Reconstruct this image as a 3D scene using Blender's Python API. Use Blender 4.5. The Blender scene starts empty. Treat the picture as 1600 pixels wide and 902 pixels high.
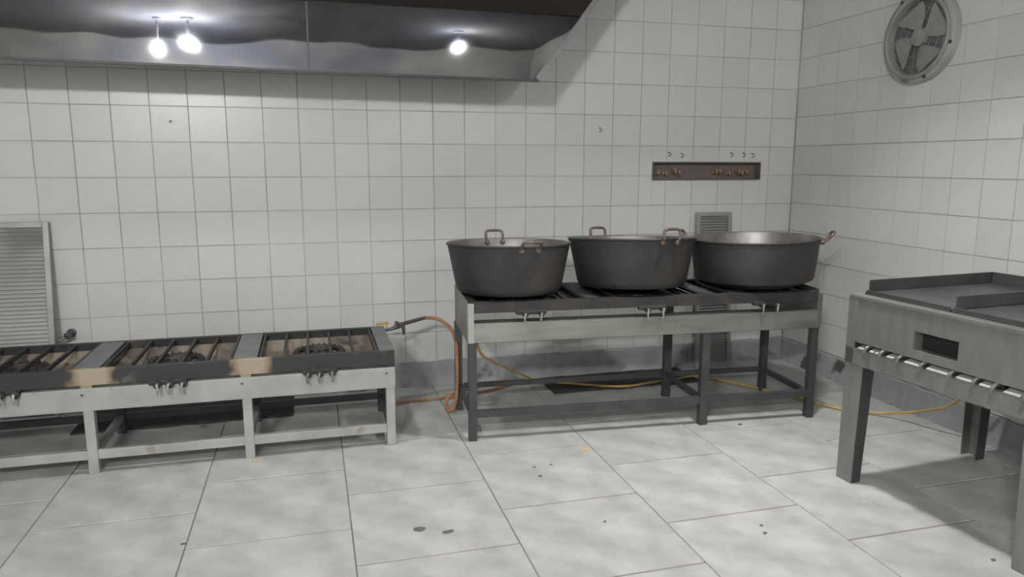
import bpy, bmesh, math, random
from mathutils import Vector, Matrix
random.seed(7)
PI = math.pi
sc = bpy.context.scene
COL = sc.collection

# ------------------------------------------------------------------ camera
cam_d = bpy.data.cameras.new('camera')
cam = bpy.data.objects.new('camera', cam_d); COL.objects.link(cam)
sc.camera = cam
F = 1143.6
cam_d.sensor_fit = 'HORIZONTAL'; cam_d.sensor_width = 36.0
cam_d.lens = F / 1600 * 36.0
cam_d.clip_start = 0.05; cam_d.clip_end = 60
YAW, PITCH, ROLL = 0.2681, 0.1694, 0.0018
fwd = Vector((math.sin(YAW)*math.cos(PITCH), math.cos(YAW)*math.cos(PITCH), -math.sin(PITCH)))
rgt = Vector((math.cos(YAW), -math.sin(YAW), 0)); upv = rgt.cross(fwd)
r2 = rgt*math.cos(ROLL) + upv*math.sin(ROLL); u2 = -rgt*math.sin(ROLL) + upv*math.cos(ROLL)
CP = Vector((-3.3546, -4.6053, 1.4342))
m = Matrix((r2, u2, -fwd)).transposed().to_4x4(); m.translation = CP
cam.matrix_world = m

# ------------------------------------------------------------------ world, exposure
w = bpy.data.worlds.new('world'); sc.world = w; w.use_nodes = True
w.node_tree.nodes['Background'].inputs[0].default_value = (0.5, 0.52, 0.55, 1)
w.node_tree.nodes['Background'].inputs[1].default_value = 0.02
vs = sc.view_settings
vs.view_transform = 'Standard'; vs.look = 'None'; vs.gamma = 1.0; vs.use_curve_mapping = False
vs.exposure = 0.0

# lamps of the room: (x, y, z, radius, watts, colour)
CEIL = 3.1
LAMPS = [(-4.95, -6.0, 2.74, .05, 240, (1, .99, .97)),
         (-4.62, -6.0, 2.82, .06, 240, (1, .99, .97)),
         (-1.45, -6.0, 2.87, .055, 100, (1, .99, .97))]
# flush downlights over the work area, the last an added fill for the open floor: (x, y, radius, watts)
DOWN = [(-3.7, -1.3, .10, 11), (-1.42, -1.82, .09, 24), (-2.5, -3.3, .12, 4)]

# ------------------------------------------------------------------ mesh helpers
class MB:
    def __init__(s): s.v = []; s.f = []; s.mi = []; s.cur = 0
    def add(s, vs_, fs, mi=None):
        o = len(s.v); s.v += [tuple(a) for a in vs_]
        for f in fs: s.f.append(tuple(i+o for i in f)); s.mi.append(s.cur if mi is None else mi)
    def box(s, x0, x1, y0, y1, z0, z1, mi=None, M=None):
        P = [Vector((x, y, z)) for z in (z0, z1) for y in (y0, y1) for x in (x0, x1)]
        if M is not None: P = [M @ p for p in P]
        s.add(P, [(0,2,3,1), (4,5,7,6), (0,1,5,4), (2,6,7,3), (0,4,6,2), (1,3,7,5)], mi)
    def bar(s, a, b, w_, h_, up=(0,0,1), mi=None):
        a, b = Vector(a), Vector(b); d = (b-a); L = d.length; d.normalize()
        u = Vector(up); sx = d.cross(u)
        if sx.length < 1e-4: u = Vector((0,1,0)); sx = d.cross(u)
        sx.normalize(); u = sx.cross(d)
        P = []
        for t in (a, b):
            for p, q in ((-1,-1), (1,-1), (1,1), (-1,1)): P.append(t + sx*p*w_/2 + u*q*h_/2)
        s.add(P, [(0,1,2,3), (7,6,5,4), (0,4,5,1), (1,5,6,2), (2,6,7,3), (3,7,4,0)], mi)
    def tube(s, pts, r, n=8, closed=False, mi=None, cap=True):
        pts = [Vector(p) for p in pts]; N = len(pts); rs = r if isinstance(r, (list, tuple)) else [r]*N
        P = []; prev = None
        for i in range(N):
            if closed: t = pts[(i+1) % N] - pts[i-1]
            else: t = pts[min(i+1, N-1)] - pts[max(i-1, 0)]
            t.normalize()
            if prev is None:
                a = Vector((0,0,1)) if abs(t.z) < .9 else Vector((1,0,0))
                nrm = t.cross(a).normalized()
            else:
                nrm = prev - t*prev.dot(t)
                nrm = nrm.normalized() if nrm.length > 1e-6 else t.orthogonal().normalized()
            prev = nrm; b = t.cross(nrm)
            for k in range(n):
                c = 2*PI*k/n; P.append(pts[i] + (nrm*math.cos(c) + b*math.sin(c))*rs[i])
        fs = []
        for i in range(N if closed else N-1):
            j = (i+1) % N
            for k in range(n):
                l = (k+1) % n; fs.append((i*n+k, i*n+l, j*n+l, j*n+k))
        if not closed and cap:
            fs.append(tuple(reversed(range(n)))); fs.append(tuple((N-1)*n+k for k in range(n)))
        s.add(P, fs, mi)
    def lathe(s, prof, n=48, M=None, mi=None, mis=None, close=False):
        P = []
        for r, z in prof:
            for k in range(n):
                a = 2*PI*k/n; p = Vector((r*math.cos(a), r*math.sin(a), z)); P.append(M @ p if M is not None else p)
        fs = []; mm = []
        R = len(prof)
        for i in range(R if close else R-1):
            j = (i+1) % R
            for k in range(n):
                l = (k+1) % n; fs.append((i*n+k, i*n+l, j*n+l, j*n+k)); mm.append(mis[i] if mis else (s.cur if mi is None else mi))
        o = len(s.v); s.v += [tuple(a) for a in P]
        for f, q in zip(fs, mm): s.f.append(tuple(i+o for i in f)); s.mi.append(q)
    def poly(s, pts, th, M=None, mi=None):   # flat outline in xy extruded up by th
        n = len(pts)
        P = [Vector((x, y, 0)) for x, y in pts] + [Vector((x, y, th)) for x, y in pts]
        if M is not None: P = [M @ p for p in P]
        s.add(P, [tuple(reversed(range(n))), tuple(range(n, 2*n))] + [(i, (i+1) % n, n+(i+1) % n, n+i) for i in range(n)], mi)

def obj(name, mb, mats, parent=None, bevel=0, smooth=False, loc=None, kind=None):
    me = bpy.data.meshes.new(name); me.from_pydata(mb.v, [], mb.f)
    mats = mats if isinstance(mats, (list, tuple)) else [mats]
    for q in mats: me.materials.append(q)
    for p, i in zip(me.polygons, mb.mi): p.material_index = i
    bm = bmesh.new(); bm.from_mesh(me); bmesh.ops.recalc_face_normals(bm, faces=bm.faces); bm.to_mesh(me); bm.free()
    if smooth:
        me.polygons.foreach_set('use_smooth', [True]*len(me.polygons))
        try: me.set_sharp_from_angle(angle=math.radians(38))
        except Exception: pass
    me.update()
    o = bpy.data.objects.new(name, me); COL.objects.link(o)
    if loc is not None: o.location = loc
    if parent is not None: o.parent = parent
    if bevel:
        b = o.modifiers.new('bevel', 'BEVEL'); b.width = bevel; b.segments = 2; b.limit_method = 'ANGLE'
    if kind: o['kind'] = kind
    return o
def empty(name, loc, rz=0):
    o = bpy.data.objects.new(name, None); COL.objects.link(o); o.location = loc; o.rotation_euler = (0, 0, rz)
    o.empty_display_size = .1; return o
def tag(o, label, cat, group=None, kind=None):
    o['label'] = label; o['category'] = cat
    if group: o['group'] = group
    if kind: o['kind'] = kind
    return o
def struct(o): o['kind'] = 'structure'; return o
def spline(pts, k=8):   # catmull-rom
    P = [Vector(p) for p in pts]; P = [P[0]*2-P[1]] + P + [P[-1]*2-P[-2]]; out = []
    for i in range(1, len(P)-2):
        a, b, c, d = P[i-1:i+3]
        for j in range(k):
            t = j/k
            out.append(.5*((2*b) + (c-a)*t + (2*a-5*b+4*c-d)*t*t + (3*b-a-3*c+d)*t**3))
    out.append(P[-2]); return out

# ------------------------------------------------------------------ materials
def nodes(name):
    mt = bpy.data.materials.new(name); mt.use_nodes = True
    nt = mt.node_tree; return mt, nt, nt.nodes['Principled BSDF']
def N(nt, t, **kw):
    n = nt.nodes.new(t)
    for k, v in kw.items():
        if k.startswith('i_'): n.inputs[k[2:].replace('_', ' ')].default_value = v
        else: setattr(n, k, v)
    return n
def lk(nt, a, b): nt.links.new(a, b)
def mat(name, c1, c2=None, rough=.5, metal=0., scale=8, detail=5, bump=0., bscale=None, lo=.35, hi=.65, coord='Object',
        stretch=None, spec=.5, rnd=0., r2_=None, c3=None, s3=3, l3=.6, h3=.7):
    mt, nt, b = nodes(name)
    c2 = c2 or c1
    tc = N(nt, 'ShaderNodeTexCoord'); src = tc.outputs[coord]
    if stretch:
        mp = N(nt, 'ShaderNodeMapping'); mp.inputs['Scale'].default_value = stretch; lk(nt, src, mp.inputs[0]); src = mp.outputs[0]
    nz = N(nt, 'ShaderNodeTexNoise'); nz.inputs['Scale'].default_value = scale; nz.inputs['Detail'].default_value = detail
    lk(nt, src, nz.inputs['Vector'])
    mr = N(nt, 'ShaderNodeMapRange'); mr.inputs['From Min'].default_value = lo; mr.inputs['From Max'].default_value = hi
    lk(nt, nz.outputs['Fac'], mr.inputs['Value'])
    mx = N(nt, 'ShaderNodeMix', data_type='RGBA'); mx.inputs['A'].default_value = (*c1, 1); mx.inputs['B'].default_value = (*c2, 1)
    lk(nt, mr.outputs[0], mx.inputs['Factor']); out = mx.outputs['Result']
    if c3:
        n3 = N(nt, 'ShaderNodeTexNoise'); n3.inputs['Scale'].default_value = s3; n3.inputs['Detail'].default_value = 6
        lk(nt, src, n3.inputs['Vector'])
        m3 = N(nt, 'ShaderNodeMapRange'); m3.inputs['From Min'].default_value = l3; m3.inputs['From Max'].default_value = h3
        lk(nt, n3.outputs['Fac'], m3.inputs['Value'])
        x3 = N(nt, 'ShaderNodeMix', data_type='RGBA'); x3.inputs['B'].default_value = (*c3, 1)
        lk(nt, m3.outputs[0], x3.inputs['Factor']); lk(nt, out, x3.inputs['A']); out = x3.outputs['Result']
    if rnd:
        oi = N(nt, 'ShaderNodeObjectInfo'); rr = N(nt, 'ShaderNodeMapRange')
        rr.inputs['To Min'].default_value = 1-rnd; rr.inputs['To Max'].default_value = 1.0
        lk(nt, oi.outputs['Random'], rr.inputs['Value'])
        h = N(nt, 'ShaderNodeHueSaturation'); lk(nt, out, h.inputs['Color']); lk(nt, rr.outputs[0], h.inputs['Value']); out = h.outputs[0]
    lk(nt, out, b.inputs['Base Color'])
    b.inputs['Roughness'].default_value = rough; b.inputs['Metallic'].default_value = metal
    b.inputs['Specular IOR Level'].default_value = spec
    if r2_ is not None:
        m4 = N(nt, 'ShaderNodeMapRange'); m4.inputs['To Min'].default_value = rough; m4.inputs['To Max'].default_value = r2_
        lk(nt, nz.outputs['Fac'], m4.inputs['Value']); lk(nt, m4.outputs[0], b.inputs['Roughness'])
    if bump:
        n2 = N(nt, 'ShaderNodeTexNoise'); n2.inputs['Scale'].default_value = bscale or scale*3; n2.inputs['Detail'].default_value = 4
        lk(nt, src, n2.inputs['Vector'])
        bp = N(nt, 'ShaderNodeBump'); bp.inputs['Strength'].default_value = bump; bp.inputs['Distance'].default_value = .01
        lk(nt, n2.outputs['Fac'], bp.inputs['Height']); lk(nt, bp.outputs[0], b.inputs['Normal'])
    return mt

M_tile = mat('glazed_wall_tile', (.60, .60, .585), (.55, .55, .535), rough=.28, scale=3, bump=.02, bscale=9, rnd=.07, spec=.5, coord='Object')
M_grout = mat('wall_grout', (.31, .30, .285), (.50, .49, .47), rough=.9, scale=1.7, detail=3, lo=.38, hi=.62)
M_plaster = mat('plaster', (.45, .45, .44), rough=.9)
M_ceiling = mat('ceiling_paint', (.20, .20, .20), (.15, .15, .155), rough=.95, scale=.8)
M_floor = mat('pale_stone_tile', (.37, .37, .362), (.50, .50, .487), rough=.33, scale=5, detail=8, bump=.05, bscale=30, rnd=.05, r2_=.5,
              c3=(.32, .32, .315), s3=7, l3=.5, h3=.78)
M_joint = mat('floor_joint', (.13, .12, .105), (.22, .20, .18), rough=.9, scale=4)
M_cement = mat('grey_cement_skirting', (.27, .28, .30), (.35, .36, .38), rough=.5, scale=4, bump=.25, bscale=14, c3=(.09, .08, .07), s3=5, l3=.58, h3=.66)
M_soot = mat('sooty_aluminium', (.022, .022, .023), (.04, .038, .036), rough=.5, scale=5, bump=.12, bscale=30, r2_=.7, c3=(.065, .045, .035), s3=2.2, l3=.62, h3=.75)
M_inner = mat('dull_aluminium', (.30, .29, .28), (.17, .15, .14), rough=.42, metal=.75, scale=6)
M_iron = mat('blackened_iron', (.022, .021, .021), (.038, .034, .032), rough=.6, scale=12, bump=.2, bscale=60, c3=(.07, .055, .045), s3=6, l3=.62, h3=.7)
M_legdark = mat('dark_painted_steel', (.035, .038, .041), (.055, .057, .058), rough=.5, scale=9, bump=.05)
M_legpale = mat('pale_painted_steel', (.37, .385, .365), (.30, .315, .295), rough=.45, scale=7, bump=.06, c3=(.22, .17, .12), s3=6, l3=.66, h3=.74)
M_steel = mat('stainless_sheet', (.40, .40, .385), (.30, .30, .29), rough=.33, metal=.7, scale=5, stretch=(1, 6, 6), r2_=.5, bump=.03)
M_steel2 = mat('aged_stainless_apron', (.40, .41, .37), (.26, .26, .24), rough=.3, metal=.8, scale=2.2, stretch=(1, 3, 5), r2_=.5, bump=.05)
M_panelgrey = mat('grey_sheet_side', (.16, .155, .15), (.24, .23, .22), rough=.4, metal=.5, scale=5)
M_blueplate = mat('blue_grey_cross_plate', (.17, .175, .19), (.13, .135, .145), rough=.45, metal=.4, scale=10, bump=.05)
M_greasy = mat('greasy_grey_plate', (.07, .07, .072), (.045, .045, .047), rough=.65, scale=10, bump=.1)
M_beige = mat('scorched_beige_tray', (.25, .22, .175), (.13, .11, .09), rough=.6, scale=6, detail=6, c3=(.05, .045, .04), s3=9, l3=.55, h3=.66)
M_brass = mat('tarnished_brass', (.42, .29, .17), (.20, .13, .09), rough=.4, metal=.8, scale=40)
M_lever = mat('pale_metal_tap', (.45, .45, .43), (.30, .29, .27), rough=.35, metal=.6, scale=30)
M_hose = mat('orange_rubber_hose', (.40, .20, .10), (.28, .15, .09), rough=.5, scale=12)
M_hosey = mat('yellow_gas_hose', (.52, .36, .13), (.40, .27, .10), rough=.45, scale=10)
M_griddle = mat('black_griddle_iron', (.042, .042, .043), (.07, .07, .07), rough=.42, scale=6, bump=.08, bscale=40)
M_gsteel = mat('brushed_griddle_steel', (.27, .27, .255), (.22, .22, .21), rough=.42, metal=.55, scale=4, stretch=(4, 4, 1), r2_=.5)
M_vent = mat('galvanised_louvre', (.33, .325, .32), (.27, .27, .265), rough=.45, metal=.5, scale=6)
M_ventdark = mat('dull_grey_louvre', (.30, .30, .29), (.25, .25, .245), rough=.5, metal=.2, scale=6)
M_slat = mat('bright_louvre_slat', (.62, .61, .60), (.48, .48, .47), rough=.35, metal=.3, scale=3, c3=(.33, .33, .32), s3=2.5, l3=.55, h3=.65)
M_black = mat('near_black', (.012, .012, .013), rough=.7)
M_fan = mat('grey_fan_paint', (.29, .30, .28), (.24, .25, .235), rough=.5, scale=8)
M_fanring = mat('pale_fan_housing', (.34, .35, .325), (.27, .27, .25), rough=.45, scale=8, c3=(.15, .12, .10), s3=5, l3=.62, h3=.7)
M_fandark = mat('fan_opening', (.11, .125, .135), (.14, .15, .155), rough=.6, scale=3)
M_valve = mat('dull_brown_brass', (.12, .10, .09), (.20, .17, .15), rough=.45, metal=.5, scale=30)
M_rust = mat('rusty_channel', (.12, .115, .115), (.16, .125, .11), rough=.7, scale=14, c3=(.20, .11, .08), s3=10, l3=.6, h3=.68)
M_tray = mat('near_black_plate', (.022, .022, .022), (.045, .042, .04), rough=.75, scale=16, bump=.2)
M_scrap = mat('dark_food_scrap', (.10, .09, .085), (.15, .14, .13), rough=.6, scale=40)
M_sauce = mat('orange_spill', (.62, .42, .24), (.50, .42, .33), rough=.3, scale=30)

# front rail of the low stove: black soot with unburnt beige paint where the legs meet it
def rail_mat():
    mt, nt, b = nodes('scorched_front_rail')
    tc = N(nt, 'ShaderNodeTexCoord'); sp = N(nt, 'ShaderNodeSeparateXYZ'); lk(nt, tc.outputs['Object'], sp.inputs[0])
    a = N(nt, 'ShaderNodeMath', operation='ADD'); a.inputs[1].default_value = -.03; lk(nt, sp.outputs['X'], a.inputs[0])
    pp = N(nt, 'ShaderNodeMath', operation='PINGPONG'); pp.inputs[1].default_value = .345; lk(nt, a.outputs[0], pp.inputs[0])
    nz = N(nt, 'ShaderNodeTexNoise'); nz.inputs['Scale'].default_value = 13; nz.inputs['Detail'].default_value = 5; lk(nt, tc.outputs['Object'], nz.inputs['Vector'])
    s1 = N(nt, 'ShaderNodeMath', operation='MULTIPLY'); s1.inputs[1].default_value = .10; lk(nt, nz.outputs['Fac'], s1.inputs[0])
    s2 = N(nt, 'ShaderNodeMath', operation='ADD'); lk(nt, s1.outputs[0], s2.inputs[0]); lk(nt, pp.outputs[0], s2.inputs[1])
    cr = N(nt, 'ShaderNodeValToRGB'); e = cr.color_ramp
    e.elements[0].position = .10; e.elements[0].color = (.33, .285, .205, 1)
    e.elements[1].position = .155; e.elements[1].color = (.028, .027, .027, 1)
    k = e.elements.new(.135); k.color = (.22, .15, .10, 1)
    gt = N(nt, 'ShaderNodeMath', operation='GREATER_THAN'); gt.inputs[1].default_value = .4; lk(nt, sp.outputs['X'], gt.inputs[0])
    g2 = N(nt, 'ShaderNodeMath', operation='MULTIPLY_ADD'); g2.inputs[1].default_value = .2; lk(nt, gt.outputs[0], g2.inputs[0]); lk(nt, s2.outputs[0], g2.inputs[2])
    lk(nt, g2.outputs[0], cr.inputs[0])
    n2 = N(nt, 'ShaderNodeTexNoise'); n2.inputs['Scale'].default_value = 7; n2.inputs['Detail'].default_value = 7; lk(nt, tc.outputs['Object'], n2.inputs['Vector'])
    m2 = N(nt, 'ShaderNodeMapRange'); m2.inputs['From Min'].default_value = .58; m2.inputs['From Max'].default_value = .72; m2.inputs['To Max'].default_value = .6; lk(nt, n2.outputs['Fac'], m2.inputs['Value'])
    mx = N(nt, 'ShaderNodeMix', data_type='RGBA'); mx.inputs['B'].default_value = (.20, .19, .15, 1)
    lk(nt, m2.outputs[0], mx.inputs['Factor']); lk(nt, cr.outputs[0], mx.inputs['A']); lk(nt, mx.outputs['Result'], b.inputs['Base Color'])
    b.inputs['Roughness'].default_value = .55
    return mt
M_rail = rail_mat()

# brushed, stained hood sheet
def hood_mat(name, c1, c2, rough, metal=1.):
    mt, nt, b = nodes(name)
    tc = N(nt, 'ShaderNodeTexCoord')
    mp = N(nt, 'ShaderNodeMapping'); mp.inputs['Scale'].default_value = (1.1, 1, 2.2); lk(nt, tc.outputs['Object'], mp.inputs[0])
    nz = N(nt, 'ShaderNodeTexNoise'); nz.inputs['Scale'].default_value = 1.6; nz.inputs['Detail'].default_value = 3; lk(nt, mp.outputs[0], nz.inputs['Vector'])
    cr = N(nt, 'ShaderNodeValToRGB'); cr.color_ramp.elements[0].position = .42; cr.color_ramp.elements[0].color = (*c1, 1)
    cr.color_ramp.elements[1].position = .58; cr.color_ramp.elements[1].color = (*c2, 1)
    lk(nt, nz.outputs['Fac'], cr.inputs[0]); lk(nt, cr.outputs[0], b.inputs['Base Color'])
    b.inputs['Metallic'].default_value = metal; b.inputs['Roughness'].default_value = rough
    n2 = N(nt, 'ShaderNodeTexNoise'); n2.inputs['Scale'].default_value = 1.3; n2.inputs['Detail'].default_value = 2; lk(nt, tc.outputs['Object'], n2.inputs['Vector'])
    bp = N(nt, 'ShaderNodeBump'); bp.inputs['Strength'].default_value = .16; bp.inputs['Distance'].default_value = .03
    lk(nt, n2.outputs['Fac'], bp.inputs['Height']); lk(nt, bp.outputs[0], b.inputs['Normal'])
    return mt
M_hood = hood_mat('polished_hood_sheet', (.115, .12, .14), (.185, .185, .18), .025)
M_hoodtop = hood_mat('brown_tinted_hood_sheet', (.30, .25, .22), (.24, .22, .22), .06)
M_hoodedge = mat('hood_edge_sheet', (.30, .30, .32), (.24, .24, .26), rough=.45, metal=.6)

def emit(name, col, s):
    mt, nt, b = nodes(name)
    b.inputs['Base Color'].default_value = (.8, .8, .8, 1)
    b.inputs['Emission Color'].default_value = (*col, 1); b.inputs['Emission Strength'].default_value = s
    return mt

# ------------------------------------------------------------------ room shell
XL, YF = -7.6, -7.6     # far left wall, wall behind the camera
T = .2
# niche in the back wall
NX0, NX1, NZ0, NZ1 = -1.10, -.267, 1.325, 1.443
mb = MB()
for a in ((XL-.2, NX0, -.1, CEIL), (NX1, .2, -.1, CEIL), (NX0, NX1, -.1, NZ0), (NX0, NX1, NZ1, CEIL)):
    mb.box(a[0], a[1], .004, .2, a[2], a[3])
wall_back = struct(obj('wall_back', mb, M_grout))
mb = MB(); mb.box(.004, .2, YF-.2, .2, -.1, CEIL); wall_right = struct(obj('wall_right', mb, M_grout))
def brick_wall_mat():
    mt, nt, b = nodes('tiled_far_wall')
    tc = N(nt, 'ShaderNodeTexCoord'); mp = N(nt, 'ShaderNodeMapping'); lk(nt, tc.outputs['Object'], mp.inputs[0])
    mp.inputs['Rotation'].default_value = (PI/2, 0, 0)
    br = N(nt, 'ShaderNodeTexBrick', offset=0.0); br.inputs['Scale'].default_value = 1
    br.inputs['Color1'].default_value = (.60, .60, .585, 1); br.inputs['Color2'].default_value = (.57, .57, .555, 1)
    br.inputs['Mortar'].default_value = (.3, .29, .27, 1); br.inputs['Mortar Size'].default_value = .003
    br.inputs['Brick Width'].default_value = .2; br.inputs['Row Height'].default_value = .2
    lk(nt, mp.outputs[0], br.inputs['Vector']); lk(nt, br.outputs['Color'], b.inputs['Base Color']); b.inputs['Roughness'].default_value = .3
    return mt
M_far = brick_wall_mat()
mb = MB(); mb.box(XL-.2, XL, YF-.2, .004, -.1, CEIL); struct(obj('wall_left', mb, M_far))
wn = empty('added_fill_window', (XL, -3.9, 1.5)); wn['kind'] = 'structure'      # added fill light shaped as a frosted window, out of frame
for a in ((0, .05, -.75, .75, .50, .55), (0, .05, -.75, .75, -.55, -.50), (0, .05, -.75, -.70, -.50, .50), (0, .05, .70, .75, -.50, .50), (0, .05, -.02, .02, -.50, .50)):
    mb = MB(); mb.box(*a); obj('window_frame', mb, mat('white_frame_paint', (.6, .6, .6), rough=.4) if 'white_frame_paint' not in bpy.data.materials else bpy.data.materials['white_frame_paint'], wn)
_mt, _nt, _b = nodes('fill_light_pane'); _b.inputs['Base Color'].default_value = (.7, .7, .7, 1)
_b.inputs['Emission Color'].default_value = (.92, .96, 1, 1); _b.inputs['Emission Strength'].default_value = 4.0
for a in ((-.70, -.02), (.02, .70)):
    mb = MB(); mb.box(.008, .014, a[0], a[1], -.50, .50); obj('pane', mb, _mt, wn)
mb = MB(); mb.box(XL, .004, YF-.2, YF, -.1, CEIL); struct(obj('wall_front', mb, mat('grey_plaster_wall', (.52, .52, .51), (.46, .46, .45), rough=.9, scale=1.2)))
mb = MB(); mb.box(XL-.2, .2, YF-.2, .2, CEIL, CEIL+.1); struct(obj('ceiling', mb, M_ceiling))
mb = MB(); mb.box(XL, .004, YF, .004, -.1, -.003); floor = struct(obj('floor', mb, M_joint))

# back-wall tiles: joints at x = -.2*k, z = z0 - .19912*row (row 0 at 1.75)
TH = .19912; G = .0034
def subtract(r, h):
    x0, x1, z0, z1 = r; a0, a1, b0, b1 = h
    if x1 <= a0 or x0 >= a1 or z1 <= b0 or z0 >= b1: return [r]
    out = []
    if x0 < a0: out.append((x0, a0, z0, z1))
    if x1 > a1: out.append((a1, x1, z0, z1))
    c0, c1 = max(x0, a0), min(x1, a1)
    if z0 < b0: out.append((c0, c1, z0, b0))
    if z1 > b1: out.append((c0, c1, b1, z1))
    return out
def tile_mb(w_, h_, bv=.0010, th=.003):
    mb = MB()
    P = [(0, 0, 0), (w_, 0, 0), (w_, 0, h_), (0, 0, h_), (bv, -th, bv), (w_-bv, -th, bv), (w_-bv, -th, h_-bv), (bv, -th, h_-bv)]
    mb.add(P, [(4,5,6,7), (0,1,5,4), (1,2,6,5), (2,3,7,6), (3,0,4,7)]); return mb
_tp = tile_mb(.2-G, TH-G); tmesh = None
def proj(p):
    v = Vector(p)-CP; c = v.dot(fwd)
    if c <= 0: return None
    return 800+F*v.dot(r2)/c, 451-F*v.dot(u2)/c
cands = []
for i in range(38):
    for r in range(-7, 9):
        x0 = -.2*(i+1); z1 = 1.75 - r*TH + TH; z0 = z1 - TH     # tile above line r
        if z0 < 0: z0 = 0.0
        if z1 > CEIL: z1 = CEIL
        if z1-z0 < .02: continue
        q = proj((x0+.1, 0, (z0+z1)/2)); vis = q and -40 < q[0] < 1640 and -40 < q[1] < 942
        if vis and q[1] < 95 and q[0] < 835: vis = False
        if z1 < .17: vis = False
        cands.append((bool(vis), -abs(x0+3.3), x0, z0, z1))
cands.sort(reverse=True)
rest = MB(); n = 0
shared = {}
def add_tile(x0, z0, z1, parent, n, M=None):
    pass
for vis, _, x0, z0, z1 in cands:
    w_, h_ = .2-G, (z1-z0)-G
    pieces = subtract((x0+G/2, x0+G/2+w_, z0+G/2, z0+G/2+h_), (NX0-.004, NX1+.004, NZ0-.004, NZ1+.004))
    if vis and n < 300:
        if len(pieces) == 1 and abs(pieces[0][1]-pieces[0][0]-w_) < 1e-6 and abs(pieces[0][3]-pieces[0][2]-h_) < 1e-6:
            key = round(h_, 4)
            if key not in shared:
                o = obj('wall_tile', tile_mb(w_, h_), M_tile, wall_back); shared[key] = o.data
            else:
                o = bpy.data.objects.new('wall_tile', shared[key]); COL.objects.link(o); o.parent = wall_back
            o.location = (x0+G/2, .003, z0+G/2)
        else:
            mb = MB()
            for p in pieces:
                t = tile_mb(p[1]-p[0], p[3]-p[2]); mb.add([(a+p[0]-x0, b, c+p[2]-z0) for a, b, c in t.v], t.f)
            if not pieces: continue
            o = obj('wall_tile', mb, M_tile, wall_back, loc=(x0, .003, z0))
        n += 1
    else:
        for p in pieces:
            t = tile_mb(p[1]-p[0], p[3]-p[2]); rest.add([(a+p[0], b+.003, c+p[2]) for a, b, c in t.v], t.f)
obj('wall_tiling', rest, M_tile, wall_back, kind='stuff')

# right-wall tiles: joints at y = -.01 - .1942*k
TW = .1942; cands = []
for k in range(-1, 39):
    y1 = -.0104 - TW*k + 0; y0 = y1 - TW
    y1 = min(y1, 0)
    if y1-y0 < .03: continue
    for r in range(-7, 9):
        z1 = min(1.757 - r*TH + TH, CEIL); z0 = max(1.757 - r*TH, 0)
        if z1-z0 < .02: continue
        q = proj((0, (y0+y1)/2, (z0+z1)/2)); vis = q and -40 < q[0] < 1660 and -40 < q[1] < 942 and y0 > -4
        cands.append((bool(vis), y0, z0, y1, z1))
rest = MB(); cache = {}
Mr = Matrix.Rotation(-PI/2, 4, 'Z')       # local x -> -y, local -y (front) -> -x
for vis, y0, z0, y1, z1 in cands:
    w_, h_ = y1-y0-G, z1-z0-G
    if vis:
        key = (round(w_, 4), round(h_, 4))
        if key not in cache:
            o = obj('wall_tile', tile_mb(w_, h_), M_tile, wall_right); cache[key] = o.data
        else:
            o = bpy.data.objects.new('wall_tile', cache[key]); COL.objects.link(o); o.parent = wall_right
        o.matrix_local = Matrix.Translation((.003, y1-G/2, z0+G/2)) @ Mr
    else:
        t = tile_mb(w_, h_); MM = Matrix.Translation((.003, y1-G/2, z0+G/2)) @ Mr
        rest.add([MM @ Vector(v) for v in t.v], t.f)
obj('wall_tiling', rest, M_tile, wall_right, kind='stuff')

# floor tiles, running bond
FW, FD, FG = .616, .593, .0045
def ftile(w_, d_):
    mb = MB(); bv = .0012
    P = [(0,0,-.003), (w_,0,-.003), (w_,d_,-.003), (0,d_,-.003), (bv,bv,0), (w_-bv,bv,0), (w_-bv,d_-bv,0), (bv,d_-bv,0)]
    mb.add(P, [(4,5,6,7), (0,1,5,4), (1,2,6,5), (2,3,7,6), (3,0,4,7)]); return mb
xk = -3.25
fc = {}
rf = random.Random(3)
for k in range(-8, 7):
    x0 = xk + FW*k; x1 = x0 + FW
    x0, x1 = max(x0, XL), min(x1, 0)
    if x1-x0 < .05: continue
    off = -1.515 if k % 2 == 0 else -1.23
    for j in range(-13, 14):
        y0 = off + FD*j; y1 = y0 + FD; y0, y1 = max(y0, YF), min(y1, 0)
        if y1-y0 < .04: continue
        w_, d_ = x1-x0-FG, y1-y0-FG*2; key = (round(w_, 3), round(d_, 3))
        if key not in fc:
            o = obj('floor_tile', ftile(w_, d_), M_floor, floor); fc[key] = o.data
        else:
            o = bpy.data.objects.new('floor_tile', fc[key]); COL.objects.link(o); o.parent = floor
        o.location = (x0+FG/2, y0+FG, rf.uniform(-.0006, .0006))

# cement skirting with a ragged top
def skirting(L, seed):
    r_ = random.Random(seed); mb = MB(); n = int(L/.035); P = []; h = .16
    for i in range(n+1):
        h = .16 + (h-.16)*.6 + r_.uniform(-.006, .006); x = L*i/n; t = .012 + r_.uniform(-.002, .003)
        P += [(x, 0, h), (x, -t*.6, h-.004), (x, -t, .08), (x, -t-.014, 0.0), (x, 0, 0)]
    fs = []
    for i in range(n):
        a, b = i*5, i*5+5
        for q in range(4): fs.append((a+q, b+q, b+q+1, a+q+1))
    mb.add(P, fs); return mb
o = struct(obj('baseboard_back', skirting(7.6, 4), M_cement, loc=(-7.6, -.0005, .0005)))
o = obj('baseboard_right', skirting(7.5, 9), M_cement); struct(o)
o.location = (-.0005, 0, .0005); o.rotation_euler = (0, 0, -PI/2)

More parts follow.
